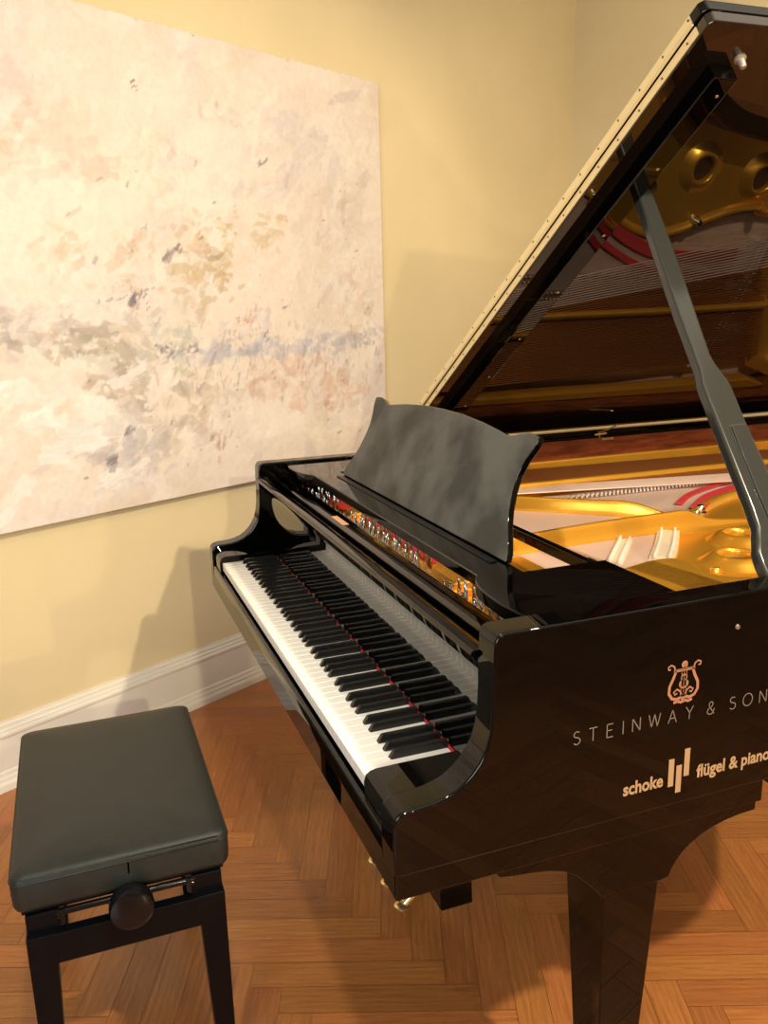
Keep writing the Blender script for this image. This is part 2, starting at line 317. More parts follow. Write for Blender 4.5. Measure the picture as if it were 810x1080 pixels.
    for u, z, l in ((.525, 2.117, .014), (.53, 2.105, .010), (1.02, 1.945, .018), (1.04, 1.96, .014), (.60, 1.605, .028), (.64, 1.62, .022), (.45, 1.47, .03), (.49, 1.48, .02), (1.10, 1.42, .012), (.55, 1.315, .022), (.66, 1.31, .022), (.38, 1.06, .02), (.31, .965, .03), (1.0, 1.33, .014), (.50, 1.44, .01)):
        for q in range(3): stroke(u+rs.normal()*.008, z+rs.normal()*.008, l, l*.3, rs.uniform(.3, 1.1), (.30, .27, .29), .5)
    C = C-np.array((.07, .06, .035)); C = np.where(C < .74, C-(.74-C)*.12, C); C = np.clip(C, .03, .9)
    H = H-H.mean()
    edge = np.minimum(np.minimum(U-ul, ur-U), np.minimum(Zg-zb, zt_-Zg))
    ragged = np.convolve(np.random.RandomState(3).rand(NX)-.5, np.ones(5)/5, 'same')*.014
    Zv = Zg.copy(); Zv[-3:, :] += ragged[None, :]
    out = .040+H*.0028-np.where(edge < .003, .012, 0)
    X3 = (U[..., None]*np.array(DU)+(out+V0)[..., None]*np.array(DV)); X3[..., 2] = Zv
    X3 = (X3-np.array(RM(0, 0, zb))).reshape(-1, 3)
    jj, ii = np.meshgrid(np.arange(NZ-1), np.arange(NX-1), indexing='ij'); b0 = (jj*NX+ii).ravel()
    F = np.stack([b0, b0+1, b0+NX+1, b0+NX], 1)
    me = bpy.data.meshes.new('canvas'); me.from_pydata(X3.tolist(), [], F.tolist())
    ca = me.color_attributes.new('paint', 'FLOAT_COLOR', 'POINT'); cc = np.ones((NZ*NX, 4), dtype=np.float32); cc[:, :3] = C.reshape(-1, 3); ca.data.foreach_set('color', cc.ravel())
    m = mat('impasto_paint', (.8, .7, .6), .55); N, L = nt(m); at = N.new('ShaderNodeAttribute'); at.attribute_name = 'paint'
    n2 = N.new('ShaderNodeTexNoise'); n2.inputs['Scale'].default_value = 55; n2.inputs['Detail'].default_value = 6; tc = N.new('ShaderNodeTexCoord'); L.new(tc.outputs['Object'], n2.inputs['Vector'])
    mx = N.new('ShaderNodeMix'); mx.data_type = 'RGBA'; mx.blend_type = 'MULTIPLY'; mx.inputs[0].default_value = .25
    L.new(at.outputs['Color'], mx.inputs[6]); L.new(n2.outputs['Fac'], mx.inputs[7])
    cr = N.new('ShaderNodeValToRGB'); cr.color_ramp.elements[0].position = .3; cr.color_ramp.elements[0].color = (.75, .72, .7, 1); cr.color_ramp.elements[1].position = .6; L.new(n2.outputs['Fac'], cr.inputs[0]); L.new(cr.outputs[0], mx.inputs[7])
    L.new(mx.outputs[2], N['Principled BSDF'].inputs['Base Color'])
    bp = N.new('ShaderNodeBump'); bp.inputs['Strength'].default_value = .2; bp.inputs['Distance'].default_value = .003; L.new(n2.outputs['Fac'], bp.inputs['Height']); L.new(bp.outputs[0], N['Principled BSDF'].inputs['Normal'])
    link('canvas', me, m, t, smooth=180)
    bm = BM(); slab(bm, [RM(ul+.004, .033, zb+.002)-RM(0, 0, zb), RM(ur-.004, .033, zb+.002)-RM(0, 0, zb), RM(ur-.004, .033, zt_-.006)-RM(0, 0, zb), RM(ul+.004, .033, zt_-.006)-RM(0, 0, zb)], -DV*.031)
    obj('stretcher_frame', bm, mat('raw_canvas_edge', (.45, .40, .33), .8), t)
build_painting()

# ------------------------------------------------------------------ grand piano
A, ZT, ZRB, ZKB = .753, .992, .6656, .6295
PIANO = thing('grand_piano', 'glossy black grand piano with raised lid, open keyboard and gold iron plate', 'piano')
# outer plan outline (from treble cheek round the tail to bass cheek)
OUT = [(A, .30), (A, .55), (A, .80), (.738, .93), (.67, 1.06), (.55, 1.17), (.42, 1.27), (.32, 1.37), (.26, 1.48), (.235, 1.62), (.22, 1.76), (.19, 1.93), (.12, 2.10), (.0, 2.24), (-.16, 2.32), (-.36, 2.345), (-.55, 2.31), (-.68, 2.23), (-.742, 2.10), (-A, 1.95), (-A, 1.3), (-A, .75), (-A, .30)]
def smooth_outline(P, n=6):
    out = [Vector((*P[0], 0))]
    body = spline([Vector((*p, 0)) for p in P[1:-1]], n)
    return out + body + [Vector((*P[-1], 0))]
OL = smooth_outline(OUT)
def offset(L, d):
    R = []
    for i, p in enumerate(L):
        t = (L[min(i+1, len(L)-1)]-L[max(i-1, 0)]).normalized(); nrm = Vector((-t.y, t.x, 0))   # left of travel = inwards
        R.append(p+nrm*d)
    return R
def band(bm, L, d0, d1, z0, z1, caps=(True, True)):
    a = offset(L, d0); b = offset(L, d1); n = len(L)
    V = [[bm.verts.new((p.x, p.y, z)) for p in q_] for q_, z in ((a, z0), (a, z1), (b, z1), (b, z0))]
    for i in range(n-1):
        for k in range(4): bm.faces.new((V[k][i], V[k][i+1], V[(k+1) % 4][i+1], V[(k+1) % 4][i]))
    if caps[0]: bm.faces.new([V[k][0] for k in range(4)])
    if caps[1]: bm.faces.new([V[k][-1] for k in range(4)][::-1])
    return V
ARM = [(.30, ZRB), (-.012, ZRB), (-.0135, .70), (-.0135, .742), (-.011, .753), (-.004, .760), (.008, .7635), (.026, .764), (.045, .7655), (.062, .769), (.078, .775), (.092, .784), (.104, .795), (.115, .809), (.124, .826), (.130, .846), (.1335, .870), (.135, .90), (.1355, .95), (.137, .981), (.142, .989), (.150, ZT), (.30, ZT)]
bm = BM()
V = band(bm, OL, 0, .05, ZRB, ZT, (False, False))
for side in (1, -1):
    x0, x1 = side*A, side*(A-.05)
    Av = [bm.verts.new((x0, y, z)) for y, z in ARM]; Bv = [bm.verts.new((x1, y, z)) for y, z in ARM]
    bm.faces.new(Av); bm.faces.new(Bv[::-1])
    for i in range(len(ARM)-1): bm.faces.new((Av[i], Bv[i], Bv[i+1], Av[i+1]))
bmesh.ops.remove_doubles(bm, verts=bm.verts, dist=.0003)
obj('rim', bm, LAC, PIANO, smooth=30, bevel=.0035, seg=3)
# mahogany lining of the inner rim
bm = BM(); LIN = [p for p in OL if p.y > .5]
band(bm, LIN, .0495, .060, .80, .982); obj('rim_lining', bm, MAHOG, PIANO, smooth=30, bevel=.002)
# keybed and case bottom frame
bm = BM(); box(bm, -A+.0008, A-.0008, -.0115, .62, ZKB, ZRB+.004); obj('keybed', bm, LAC, PIANO, bevel=.0015)
bm = BM(); LB = [p for p in OL if p.y > .62]; band(bm, LB, 0.0008, .049, ZKB, ZRB+.004); obj('base_moulding', bm, LAC, PIANO, smooth=30, bevel=.002)
bm = BM()
for x in (-.35, 0., .35): box(bm, x-.04, x+.04, .55, 1.35 if x > .2 else 1.9, .69, .80)
box(bm, -.70, .70, .48, .56, .667, .80); obj('support_beam', bm, MAHOG, PIANO)
# keyslip: thin top ledge and polished front
bm = BM(); prism(bm, [(-.0118, ZRB), (-.0118, .675), (-.0118, .700), (-.0108, .7045), (-.0085, .706), (-.0012, .706), (-.0012, ZRB)], YZ, -.702, .702); obj('keyslip', bm, LAC, PIANO, smooth=30)
for s in (1, -1):
    bm = BM(); prism(bm, [(-.006, ZRB), (-.007, .735), (-.004, .745), (.003, .750), (.012, .752), (.148, .752), (.148, ZRB)], YZ, s*.6135, s*.7025)
    obj('key_block', bm, LAC, PIANO, smooth=30, bevel=.002)
# keys
KW = 1.222/52
def mk_white():
    bm = BM(); box(bm, -KW/2+.0005, KW/2-.0005, 0, .149, .714, .735)
    bmesh.ops.bevel(bm, geom=[e for e in bm.edges if all(v.co.z > .73 for v in e.verts)], offset=.0012, segments=2, affect='EDGES')
    return obj('white_key', bm, IVORY, PIANO, smooth=40)
def mk_black():
    bm = BM()
    yf = .050
    lo = [(-.0068, yf), (.0068, yf), (.0068, .149), (-.0068, .149)]; hi = [(-.0048, yf+.009), (.0048, yf+.009), (.0048, .149), (-.0048, .149)]
    a = [bm.verts.new((x, y, .732)) for x, y in lo]; b = [bm.verts.new((x, y, .7475)) for x, y in hi]
    bm.faces.new(a[::-1]); bm.faces.new(b)
    for i in range(4): bm.faces.new((a[i], a[(i+1) % 4], b[(i+1) % 4], b[i]))
    bmesh.ops.bevel(bm, geom=[e for e in bm.edges if all(v.co.z > .74 for v in e.verts) or (abs(e.verts[0].co.y-e.verts[1].co.y) > .005 and min(v.co.y for v in e.verts) < .06 and len(set(round(v.co.z, 3) for v in e.verts)) == 2)], offset=.0012, segments=2, affect='EDGES')
    return obj('black_key', bm, EBONY, PIANO, smooth=40)
wk, bk = mk_white(), mk_black(); first_w = first_b = True
offs = {0: .0035, 2: -.0025, 3: .0025, 5: -.0035, 6: 0.}      # black key after A, C, D, F, G
for i in range(52):
    o = wk if i == 0 else wk.copy()
    if i: COL.objects.link(o)
    o.location.x = -.611+KW*(i+.5)
    k = i % 7
    if k in offs and i < 51:
        o = bk if first_b else bk.copy()
        if not first_b: COL.objects.link(o)
        first_b = False
        o.location.x = -.611+KW*(i+1)+offs[k]
bm = BM(); box(bm, -.611, .611, .1492, .152, .722, .7375); obj('felt_strip', bm, FELT, PIANO)
# fallboard, rail behind it, name plaque
bm = BM(); prism(bm, [(.1522, .70), (.1522, .72), (.1522, .80), (.1522, .89), (.1520, .905), (.150, .920), (.145, .931), (.138, .937), (.130, .941), (.126, .945), (.1262, .949), (.130, .9515), (.138, .9515), (.150, .949), (.165, .942), (.176, .932), (.181, .918), (.182, .90), (.182, .70)], YZ, -.702, .702)
obj('fallboard', bm, LAC, PIANO, smooth=22)
bm = BM(); prism(bm, [(.186, .80), (.186, .930), (.188, .9365), (.194, .9385), (.228, .9385), (.233, .936), (.235, .930), (.235, .80)], YZ, -.702, .702)
obj('fallboard_rail', bm, LAC, PIANO, smooth=35)
bm = BM(); box(bm, -.195, -.105, .199, .214, .9383, .9392); obj('name_plaque', bm, mat('plaque_brass', (.80, .45, .28), .45, metal=.3), PIANO)['label'] = 'small rose gold plaque'
# music desk tray: U-shaped board with rounded wings + rear rail
half = [(.698, .222), (.69, .217), (.635, .210), (.578, .212), (.542, .217), (.519, .224), (.505, .231), (.494, .238)]
U_out = half + [(.486, .2415)] + [(-x, y) for x, y in [(.486, .2415)]+half[::-1]] + [(-.698, .48), (-.505, .48), (-.505, .322), (.505, .322), (.505, .48), (.698, .48)]
bm = BM(); prism(bm, U_out, XY, .964, .985)
obj('desk_tray', bm, LAC, PIANO, smooth=30, bevel=.002)
bm = BM(); box(bm, -.505, .505, .462, .48, .955, .975); tube(bm, [(.495, .47, .979), (.47, .47, .979)], .003, 6); obj('tray_rear_rail', bm, LAC, PIANO, bevel=.002)
bm = BM(); box(bm, -.44, .44, .292, .306, .9845, .988); obj('desk_hinge_rail', bm, SATIN, PIANO, bevel=.001)
# music desk
half = [(.455, .988), (.452, 1.002), (.437, 1.022), (.420, 1.042), (.405, 1.066), (.394, 1.096), (.390, 1.125), (.397, 1.150), (.410, 1.172), (.414, 1.186), (.412, 1.193), (.400, 1.195), (.375, 1.1955), (.350, 1.191), (.322, 1.184), (.306, 1.183), (.270, 1.1875), (.20, 1.1945), (.10, 1.2005)]
prof = half + [(0, 1.202)] + [(-x, z) for x, z in half[::-1]]
dn = Vector((0, .207, -.088)).normalized()
bm = BM()
prism(bm, prof, lambda x, z, t: Vector((x, .312+(z-.985)*.088/.207, z))+dn*t, 0.0, .013)
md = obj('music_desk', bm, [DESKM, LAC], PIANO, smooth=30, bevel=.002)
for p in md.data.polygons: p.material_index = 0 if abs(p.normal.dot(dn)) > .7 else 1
bm = BM(); tube(bm, [(0, .375, 1.10), (0, .44, .985)], .006, 6); obj('desk_strut', bm, BRASS, PIANO)
HOLESHADEM = mat('painted_hole_shade', (.05, .02, .008), .6)  # dark colour standing in for the shade inside the portholes
PINM = mat('silver_pin', (.88, .86, .82), .3, metal=.3)
# ---- iron plate, soundboard, strings
PLATE = BM(); zw = .885
inner = [p for p in offset(OL, .062) if p.y > .24]
def poly(bm, pts, z0, z1): prism(bm, pts, XY, z0, z1)
poly(PLATE, [(-.69, .237), (.69, .237), (.69, .545), (-.69, .545)], .873, zw)
treb = [(.43, .50), (.40, .61), (.33, .70), (.27, .80), (.21, .87), (.14, .94), (.10, .975), (.03, 1.06), (.0, 1.11), (-.05, 1.20), (-.105, 1.29), (-.125, 1.42), (-.09, 1.56), (-.055, 1.70), (-.04, 1.80), (-.045, 1.95), (-.07, 2.03)]
right = [(p.x, p.y) for p in inner if p.x > -.07 and p.y > .5]
poly(PLATE, treb + right[::-1], .873, zw+.0005)
left = [(p.x, p.y) for p in inner if (p.x < -.5 and p.y > .5 and p.y < 2.0)]
poly(PLATE, [(-.668, .54), (-.666, 1.0), (-.664, 1.5), (-.655, 2.0)] + [(p.x, p.y) for p in inner if p.x < -.66 and p.y > .5 and p.y < 2.1], .873, zw+.04)
poly(PLATE, [(-.62, 2.0), (-.36, 1.90), (-.05, 1.88), (.0, 2.04)] + [(p.x, p.y) for p in inner if p.y > 2.12], .873, zw+.0005)
obj('iron_plate', PLATE, GOLD, PIANO, bevel=.004); PL = bpy.data.objects['iron_plate']
# raised flange beside the treble rim
bm = BM(); fl = [(.692, .50), (.44, .50), (.41, .55), (.39, .62), (.375, .68), (.38, .725), (.41, .742), (.45, .732), (.485, .724), (.52, .745), (.545, .80), (.58, .90), (.61, .98), (.66, 1.0), (.685, .95), (.692, .80)]
fl = [(p.x, p.y) for p in spline([Vector((*p, 0)) for p in fl], 4)]
poly(bm, fl, .884, .925); obj('plate_flange', bm, GOLD, PL, smooth=35, bevel=.008, seg=4)
def rib(pts, name='plate_rib', flare=1.0, side=1, top=.932, base=.880):
    P = spline([Vector((p[0], p[1], 0)) for p in pts], 5); bm = BM()
    drop = spline([Vector((p[2] if len(p) > 2 else 0, 0, 0)) for p in pts], 5)
    pr = [(-.024, base), (-.018, top-.012), (-.013, top-.002), (-.006, top), (0, top), (.003, top-.003), (.006, top-.012), (.010, top-.026), (.017, top-.038), (.030, top-.045), (.040, base)]
    rows = []
    for i, p in enumerate(P):
        t = (P[min(i+1, len(P)-1)]-P[max(i-1, 0)]).normalized(); nrm = Vector((t.y, -t.x, 0))*side
        rows.append([bm.verts.new(p+nrm*(o*flare if o > 0 else o)+Vector((0, 0, z if z <= base+.001 else max(base+.002, z-drop[i].x*(z-base)/(top-base))))) for o, z in pr])
    for i in range(len(rows)-1):
        for k in range(len(pr)-1): bm.faces.new((rows[i][k], rows[i][k+1], rows[i+1][k+1], rows[i+1][k]))
    bm.faces.new(rows[0]); bm.faces.new(rows[-1][::-1])
    return obj(name, bm, GOLD, PL, smooth=60)
rib([(-.385, .40), (-.386, .85), (-.378, 1.17), (-.372, 1.55), (-.36, 1.95)], top=.926)
rib([(-.50, .40), (-.228, .705), (-.10, .86), (-.035, .93), (.015, .985, .02), (.06, 1.03, .045)], flare=.7)
rib([(.150, .40), (.132, .554), (.115, .70), (.106, .83), (.104, .93), (.103, .985), (.102, 1.02, .012), (.101, 1.06, .028), (.101, 1.12, .036), (.102, 1.20, .042), (.104, 1.32, .046)], top=.934)
rib([(.02, 1.06), (-.02, 1.12), (-.08, 1.22), (-.13, 1.34), (-.13, 1.45), (-.085, 1.58), (-.058, 1.66), (-.045, 1.76), (-.05, 1.9)], flare=.35, side=-1, top=.903, base=.884)
# portholes of the plate
for (x, y) in ((.235, 1.035), (.362, .905), (.072, 1.490), (.050, 1.725)) :
    bm = BM(); lathe(bm, [(.076, .0005), (.070, .004), (.060, .012), (.050, .019), (.043, .0215), (.038, .020), (.036, .014), (.036, .002)], (x, y, zw), n=36)
    o = obj('plate_porthole', bm, GOLD, PL, smooth=60)
    bm = BM(); lathe(bm, [(0, .002), (.0355, .002), (.0355, .0015), (0, .0015)], (x, y, zw), n=28); obj('porthole_shade_disc', bm, HOLESHADEM, PL)  # dark disc paints the hole's shade, the plate is solid here
for (x, y, r_, h) in ((-.085, 1.53, .013, .035), (-.045, 1.775, .016, .045), (.42, .80, .011, .02), (-.015, 1.135, .012, .022), (.012, 1.10, .008, .018), (.24, 1.3, .012, .02)):
    bm = BM(); lathe(bm, [(r_*1.4, 0), (r_*1.4, h*.2), (r_, h*.35), (r_, h*.8), (r_*.7, h), (0, h)], (x, y, zw), n=12); obj('plate_bolt', bm, CHROME if x == -.085 or x < .03 and x > -.02 else GOLD, PL, smooth=50)
# soundboard
bm = BM(); poly(bm, [(p.x, p.y) for p in inner] , .835, .848); obj('soundboard', bm, SPRUCE, PIANO)
# bridges / aliquot strips with little pins
def bridge(name, pts, wd, z0, z1, m, pins=0):
    P = spline([Vector((*p, 0)) for p in pts], 5); L_ = offset(P, wd/2); R_ = offset(P, -wd/2)
    bm = BM(); poly(bm, [(p.x, p.y) for p in L_]+[(p.x, p.y) for p in R_[::-1]], z0, z1); o = obj(name, bm, m, PIANO, smooth=30, bevel=.002)
    if pins:
        bm = BM()
        for k in range(pins):
            f = k/(pins-1)*(len(P)-1); i = min(int(f), len(P)-2); p = P[i].lerp(P[i+1], f-i)
            nrm = (L_[i]-R_[i]).normalized()
            for s in (-.3, .3): lathe(bm, [(.0028, -.001), (.0028, .006), (0, .0075)], p+nrm*wd*s+Vector((0, 0, z1)), n=6)
        q_ = obj('bridge_pins', bm, PINM, o); q_['kind'] = 'stuff'
    return o
MAPLE = mat('pale_bridge_wood', (.82, .70, .52), .3)
bridge('aliquot_strip', [(.335, .612), (.24, .70), (.145, .788)], .034, .848, .898, MAPLE, 22)
bridge('treble_bridge', [(.30, .765), (.215, .845), (.122, .925)], .050, .848, .898, MAPLE, 24)
bridge('long_bridge', [(-.276, .70), (-.268, 1.0), (-.266, 1.25), (-.278, 1.5), (-.30, 1.75)], .030, .848, .897, mat('dark_bridge_wood', (.30, .15, .08), .4), 80)
bridge('bass_bridge', [(-.60, 1.72), (-.40, 1.80), (-.15, 1.83)], .04, .848, .905, MAPLE, 40)
# felt strips on the plate
def feltrun(pts, wd, z): return bridge('damping_felt', pts, wd, z, z+.004, FELT)
feltrun([(-.02, 1.13), (-.12, 1.26), (-.185, 1.42), (-.20, 1.58), (-.19, 1.74)], .040, .8965)
feltrun([(-.08, 1.12), (-.17, 1.24), (-.25, 1.44), (-.26, 1.62), (-.27, 1.85)], .022, .8965)
feltrun([(.14, .345), (.68, .345)], .025, .886); feltrun([(-.35, .335), (.10, .335)], .02, .886); feltrun([(-.68, .325), (-.42, .325)], .03, .886); feltrun([(.15, .445), (.30, .455)], .03, .8865)
# strings (treble and tenor fan, then overstrung bass)
strings = []
def lerp(a, b, t): return a+(b-a)*t
for k in range(130):       # trichord treble / tenor
    t = k/129
    x0 = lerp(.62, -.33, t); y0 = .36
    if t < .5: x1 = lerp(.44, .0, t/.5); y1 = lerp(.62, 1.05, t/.5)
    else: x1 = lerp(.0, -.31, (t-.5)/.5); y1 = lerp(1.05, 1.82, (t-.5)/.5)
    strings.append(((x0, y0, .897), (x1, y1, .891), .0011, STEEL))
for k in range(46):        # overstrung bass
    t = k/45
    strings.append(((lerp(-.66, -.41, t), .36, .912), (lerp(-.56, -.12, t), lerp(2.0, 1.85, t), .910), lerp(.0034, .0024, t), COPPER))
vis = [s for i, s in enumerate(strings) if i >= 130 or i % 2 == 0][:99]
visid = set(id(s) for s in vis)
def string_bm(bm, s): tube(bm, [s[0], s[1]], s[2], 5, False)
for s in vis:
    bm = BM(); string_bm(bm, s); obj('string', bm, s[3], PIANO, smooth=180)
bm = BM()
for s in strings:
    if id(s) not in visid: string_bm(bm, s)
    if s[3] is STEEL:
        for dx in (-.0024, .0024): string_bm(bm, ((s[0][0]+dx, s[0][1], s[0][2]), (s[1][0]+dx, s[1][1], s[1][2]), s[2], s[3]))
obj('further_strings', bm, STEEL, PIANO, smooth=180)['kind'] = 'stuff'
# tuning pins in three groups with coils of wire
pins = []
for (xa, xb, n, rows, yb) in ((-.63, -.43, 12, 2, .265), (-.30, .155, 30, 3, .255), (.315, .66, 24, 3, .262)):
    for r_ in range(rows):
        for k in range(n): pins.append((lerp(xa, xb, (k+.33*r_)/n), yb+.028*r_+.006*math.sin(k*1.7)))
pinbm = BM(); lathe(pinbm, [(.0028, 0), (.0028, .010), (.0040, .0105), (.0040, .019), (.0028, .0195), (.0026, .036), (.0018, .038), (0, .038)], (0, 0, 0), n=8)
pm = bpy.data.meshes.new('tuning_pin'); bmesh.ops.recalc_face_normals(pinbm, faces=pinbm.faces); pinbm.to_mesh(pm)
pm.materials.append(CHROME)
for p in pm.polygons: p.use_smooth = True
pins.sort(key=lambda p: abs(p[1]-.26)+(0 if -.35 < p[0] < .45 else .02))
for (x, y) in pins[:98]:
    o = bpy.data.objects.new('tuning_pin', pm); COL.objects.link(o); o.parent = PIANO; o.location = (x, y, zw)
rest = BM()
for (x, y) in pins[98:]:
    tmp = pinbm.copy(); bmesh.ops.translate(tmp, verts=tmp.verts, vec=(x, y, zw)); me_ = bpy.data.meshes.new('t'); tmp.to_mesh(me_); rest.from_mesh(me_); tmp.free(); bpy.data.meshes.remove(me_)
obj('further_tuning_pins', rest, CHROME, PIANO, smooth=60)['kind'] = 'stuff'
for (xa, xb) in ((-.40, -.33), (.185, .295)):
    bm = BM(); poly(bm, [(xa, .238), (xb, .238), (xb, .50), (xa, .50)], .884, .905); obj('plate_crossbar', bm, GOLD, PL, bevel=.006, seg=3)

# ---- lid
YL, TH, W_, ZH = .609, .5622, 1.53, 1.010
LID = Matrix.Translation((-A, 0, ZH)) @ Matrix.Rotation(-TH, 4, 'Y')      # local x = up the slope, z = out of the top
lid_pts = [(0.0, YL), (W_-.008, YL), (W_, YL+.008)]
for p in OL:
    if p.y > .75 and p.x > -.735: lid_pts.append((min(p.x+A+.024, W_), p.y+.012))
lid_pts.append((0.0, 2.08))
bm = BM(); prism(bm, lid_pts, lambda x, y, t: LID @ Vector((x, y, t)), 0, .021)
LIDO = obj('lid', bm, mat('lid_lacquer', (.008, .0045, .003), .012, ior=1.75), PIANO, smooth=30, bevel=.002)
bm = BM(); fp = [(0.0, YL-.004), (W_-.008, YL-.004), (W_, YL+.004), (W_, YL+.40), (W_-.02, YL+.43), (0.0, YL+.43)]
prism(bm, fp, lambda x, y, t: LID @ Vector((x, y, t)), .0225, .0425); obj('front_lid_flap', bm, LAC, LIDO, smooth=30, bevel=.002)
# continuous brass hinge on the folded edge
bm = BM(); box(bm, .012, W_-.028, YL-.0022, YL-.0002, .0035, .0180, LID); box(bm, .012, W_-.028, YL-.0062, YL-.0042, .0255, .0395, LID)
tube(bm, [LID @ Vector((.012, YL-.006, .022)), LID @ Vector((W_-.028, YL-.006, .022))], .0024, 8)
hg = obj('piano_hinge', bm, HINGEM, LIDO)
bm = BM()
for k in range(22):
    s = .05+k*.068
    for (y, z) in ((YL-.0026, .010), (YL-.0066, .034)):
        lathe(bm, [(.0022, 0), (.0018, .0006), (0, .0007)], LID @ Vector((s+(.02 if z > .02 else 0), y, z)), axis=(0, -1, 0), n=8)
obj('hinge_screws', bm, mat('dark_screw', (.12, .07, .03), .5, metal=.6), hg)['kind'] = 'stuff'
# stiffening bar under the lid
bm = BM(); box(bm, .17, 1.455, .662, .710, -.030, -.0005, LID); br_ = obj('lid_bar', bm, LAC, LIDO, bevel=.0025)
bm = BM()
for s in (.30, .47, .66, .86, 1.06, 1.25, 1.42): lathe(bm, [(.0032, 0), (.003, .0008), (0, .001)], LID @ Vector((s, .694, -.030)), axis=LID.to_3x3() @ Vector((0, 0, -1)), n=10)
obj('bar_screws', bm, BRASS, br_)['kind'] = 'stuff'
bm = BM(); lathe(bm, [(.010, -.001), (.010, .004), (.007, .006), (.0055, .018), (.004, .020), (0, .020)], LID @ Vector((1.470, .712, 0)), axis=LID.to_3x3() @ Vector((0, 0, -1)), n=14)
obj('lid_bumper', bm, mat('pale_bumper', (.34, .27, .21), .35, metal=.4), LIDO, smooth=40)
# thin lid prop socket
bm = BM(); lathe(bm, [(.022, 0), (.022, .006), (.012, .008), (0, .008)], LID @ Vector((1.165, .735, 0)), axis=LID.to_3x3() @ Vector((0, 0, -1)), n=14); obj('prop_socket', bm, SATIN, LIDO)
# small brass hook standing at the hinge side
bm = BM(); tube(bm, [(-.69, 1.29, .985), (-.69, 1.285, 1.002), (-.685, 1.31, 1.008), (-.682, 1.345, 1.020), (-.682, 1.352, 1.027)], .0025, 6); tube(bm, [(-.69, 1.27, .995), (-.69, 1.315, .997)], .004, 6); box(bm, -.694, -.689, 1.30, 1.345, .974, .982)
obj('lid_hook', bm, BRASS, PIANO)
# lid edge strip lying on the bass rim
bm = BM(); box(bm, -.750, -.70, .62, 2.10, .9925, 1.006); obj('lid_hinge_rail', bm, LAC, PIANO, bevel=.002)
# prop stick
B0 = Vector((.70, .645, .985)); ax = Vector((-.471, .071, .644)).normalized(); wv_ = (Vector((0, 1, 0))-ax*ax.y).normalized(); nn_ = ax.cross(wv_).normalized()
pr = [(-.02, -.004), (0, -.006), (.020, -.009), (.042, -.009), (.062, -.001), (.085, .007), (.12, .007), (.20, .002), (.30, -.004), (.355, -.007), (.37, -.004), (.385, -.002), (.50, -.006), (.70, -.007), (.80, -.007), (.803, .003), (.800, .022), (.788, .028), (.70, .031), (.58, .033), (.45, .032), (.415, .032), (.398, .036), (.38, .043), (.363, .051), (.345, .054), (.277, .058), (.171, .070), (.10, .078), (.06, .076), (.035, .058), (.01, .046), (-.02, .042)]
bm = BM(); prism(bm, pr, lambda a_, c_, t: B0+ax*a_+wv_*c_+nn_*t, -.011, .011)
PS = obj('prop_stick', bm, mat('prop_lacquer', (.030, .031, .028), .16), PIANO, smooth=30, bevel=.005, seg=4)
bm = BM(); ins = [(.268, .020), (.272, .052), (.19, .060), (.09, .068), (.085, .034), (.15, .027)]
prism(bm, ins, lambda a_, c_, t: B0+ax*a_+wv_*c_+nn_*t, -.0145, .0145); obj('folding_short_prop', bm, bpy.data.materials['prop_lacquer'], PS, smooth=30, bevel=.002)
bm = BM(); prism(bm, [(.268, .0175), (.2715, .0175), (.2755, .0545), (.272, .0545)], lambda a_, c_, t: B0+ax*a_+wv_*c_+nn_*t, -.0118, .0118)
prism(bm, [(.268, .0175), (.268, .0195), (.15, .0265), (.15, .0245)], lambda a_, c_, t: B0+ax*a_+wv_*c_+nn_*t, -.0118, .0118); obj('prop_slot', bm, RUBBER, PS)
bm = BM(); box(bm, .70, .715, .62, .70, .93, .985); obj('prop_bracket', bm, BRASS, PIANO)
# ---- bracket under the treble side, legs, lyre
BR = [(.142, .6285), (.150, .616), (.165, .613), (.197, .609), (.230, .604), (.258, .5955), (.282, .580), (.302, .560), (.318, .541), (.327, .530), (.436, .530), (.450, .532), (.456, .545), (.464, .558), (.475, .570), (.488, .580), (.510, .592), (.536, .601), (.560, .606), (.585, .609), (.616, .610), (.616, .6285)]
for s in (1, -1):
    bm = BM(); prism(bm, BR, YZ, s*.660, s*.745); obj('leg_bracket', bm, LAC, PIANO, smooth=30, bevel=.0015)
def leg(cx, cy, tw=(.105, .104), bw=(.066, .066), zt_=.53, dx=0.):
    bm = BM(); rows = []
    for z, k in ((zt_, 0), (.30, .52), (.085, 1)):
        hx = lerp(tw[0], bw[0], k)/2; hy = lerp(tw[1], bw[1], k)/2
        rows.append([bm.verts.new((cx+a*hx, cy+b*hy, z)) for a, b in ((-1, -1), (1, -1), (1, 1), (-1, 1))])
    for i in range(2):
        for k in range(4): bm.faces.new((rows[i][k], rows[i][(k+1) % 4], rows[i+1][(k+1) % 4], rows[i+1][k]))
    bm.faces.new(rows[0]); bm.faces.new(rows[-1][::-1])
    lo = obj('leg', bm, LAC, PIANO, bevel=.0025)
    bm = BM(); lathe(bm, [(.022, 0), (.026, .01), (.020, .02), (.020, .045)], (cx, cy, .041), n=16); box(bm, cx-.016, cx+.016, cy-.004, cy+.028, .02, .05)
    c = obj('caster', bm, BRASS, lo, smooth=40)
    bm = BM(); tube(bm, [(cx-.013, cy+.012, .0225), (cx+.013, cy+.012, .0225)], .022, 20); obj('caster_wheel', bm, BRASS, lo, smooth=40)
    return lo
leg(.687, .384); leg(-.687, .384); leg(-.28, 1.83, zt_=ZKB+.04)
bm = BM(); box(bm, -.40, -.16, 1.72, 1.94, .60, .70); obj('tail_leg_block', bm, LAC, PIANO, bevel=.002)
bm = BM(); prism(bm, [(-.165, .08), (.165, .08), (.160, .165), (.13, .175), (-.13, .175), (-.160, .165)], lambda p, q_, t: Vector((p, t, q_)), .315, .395)
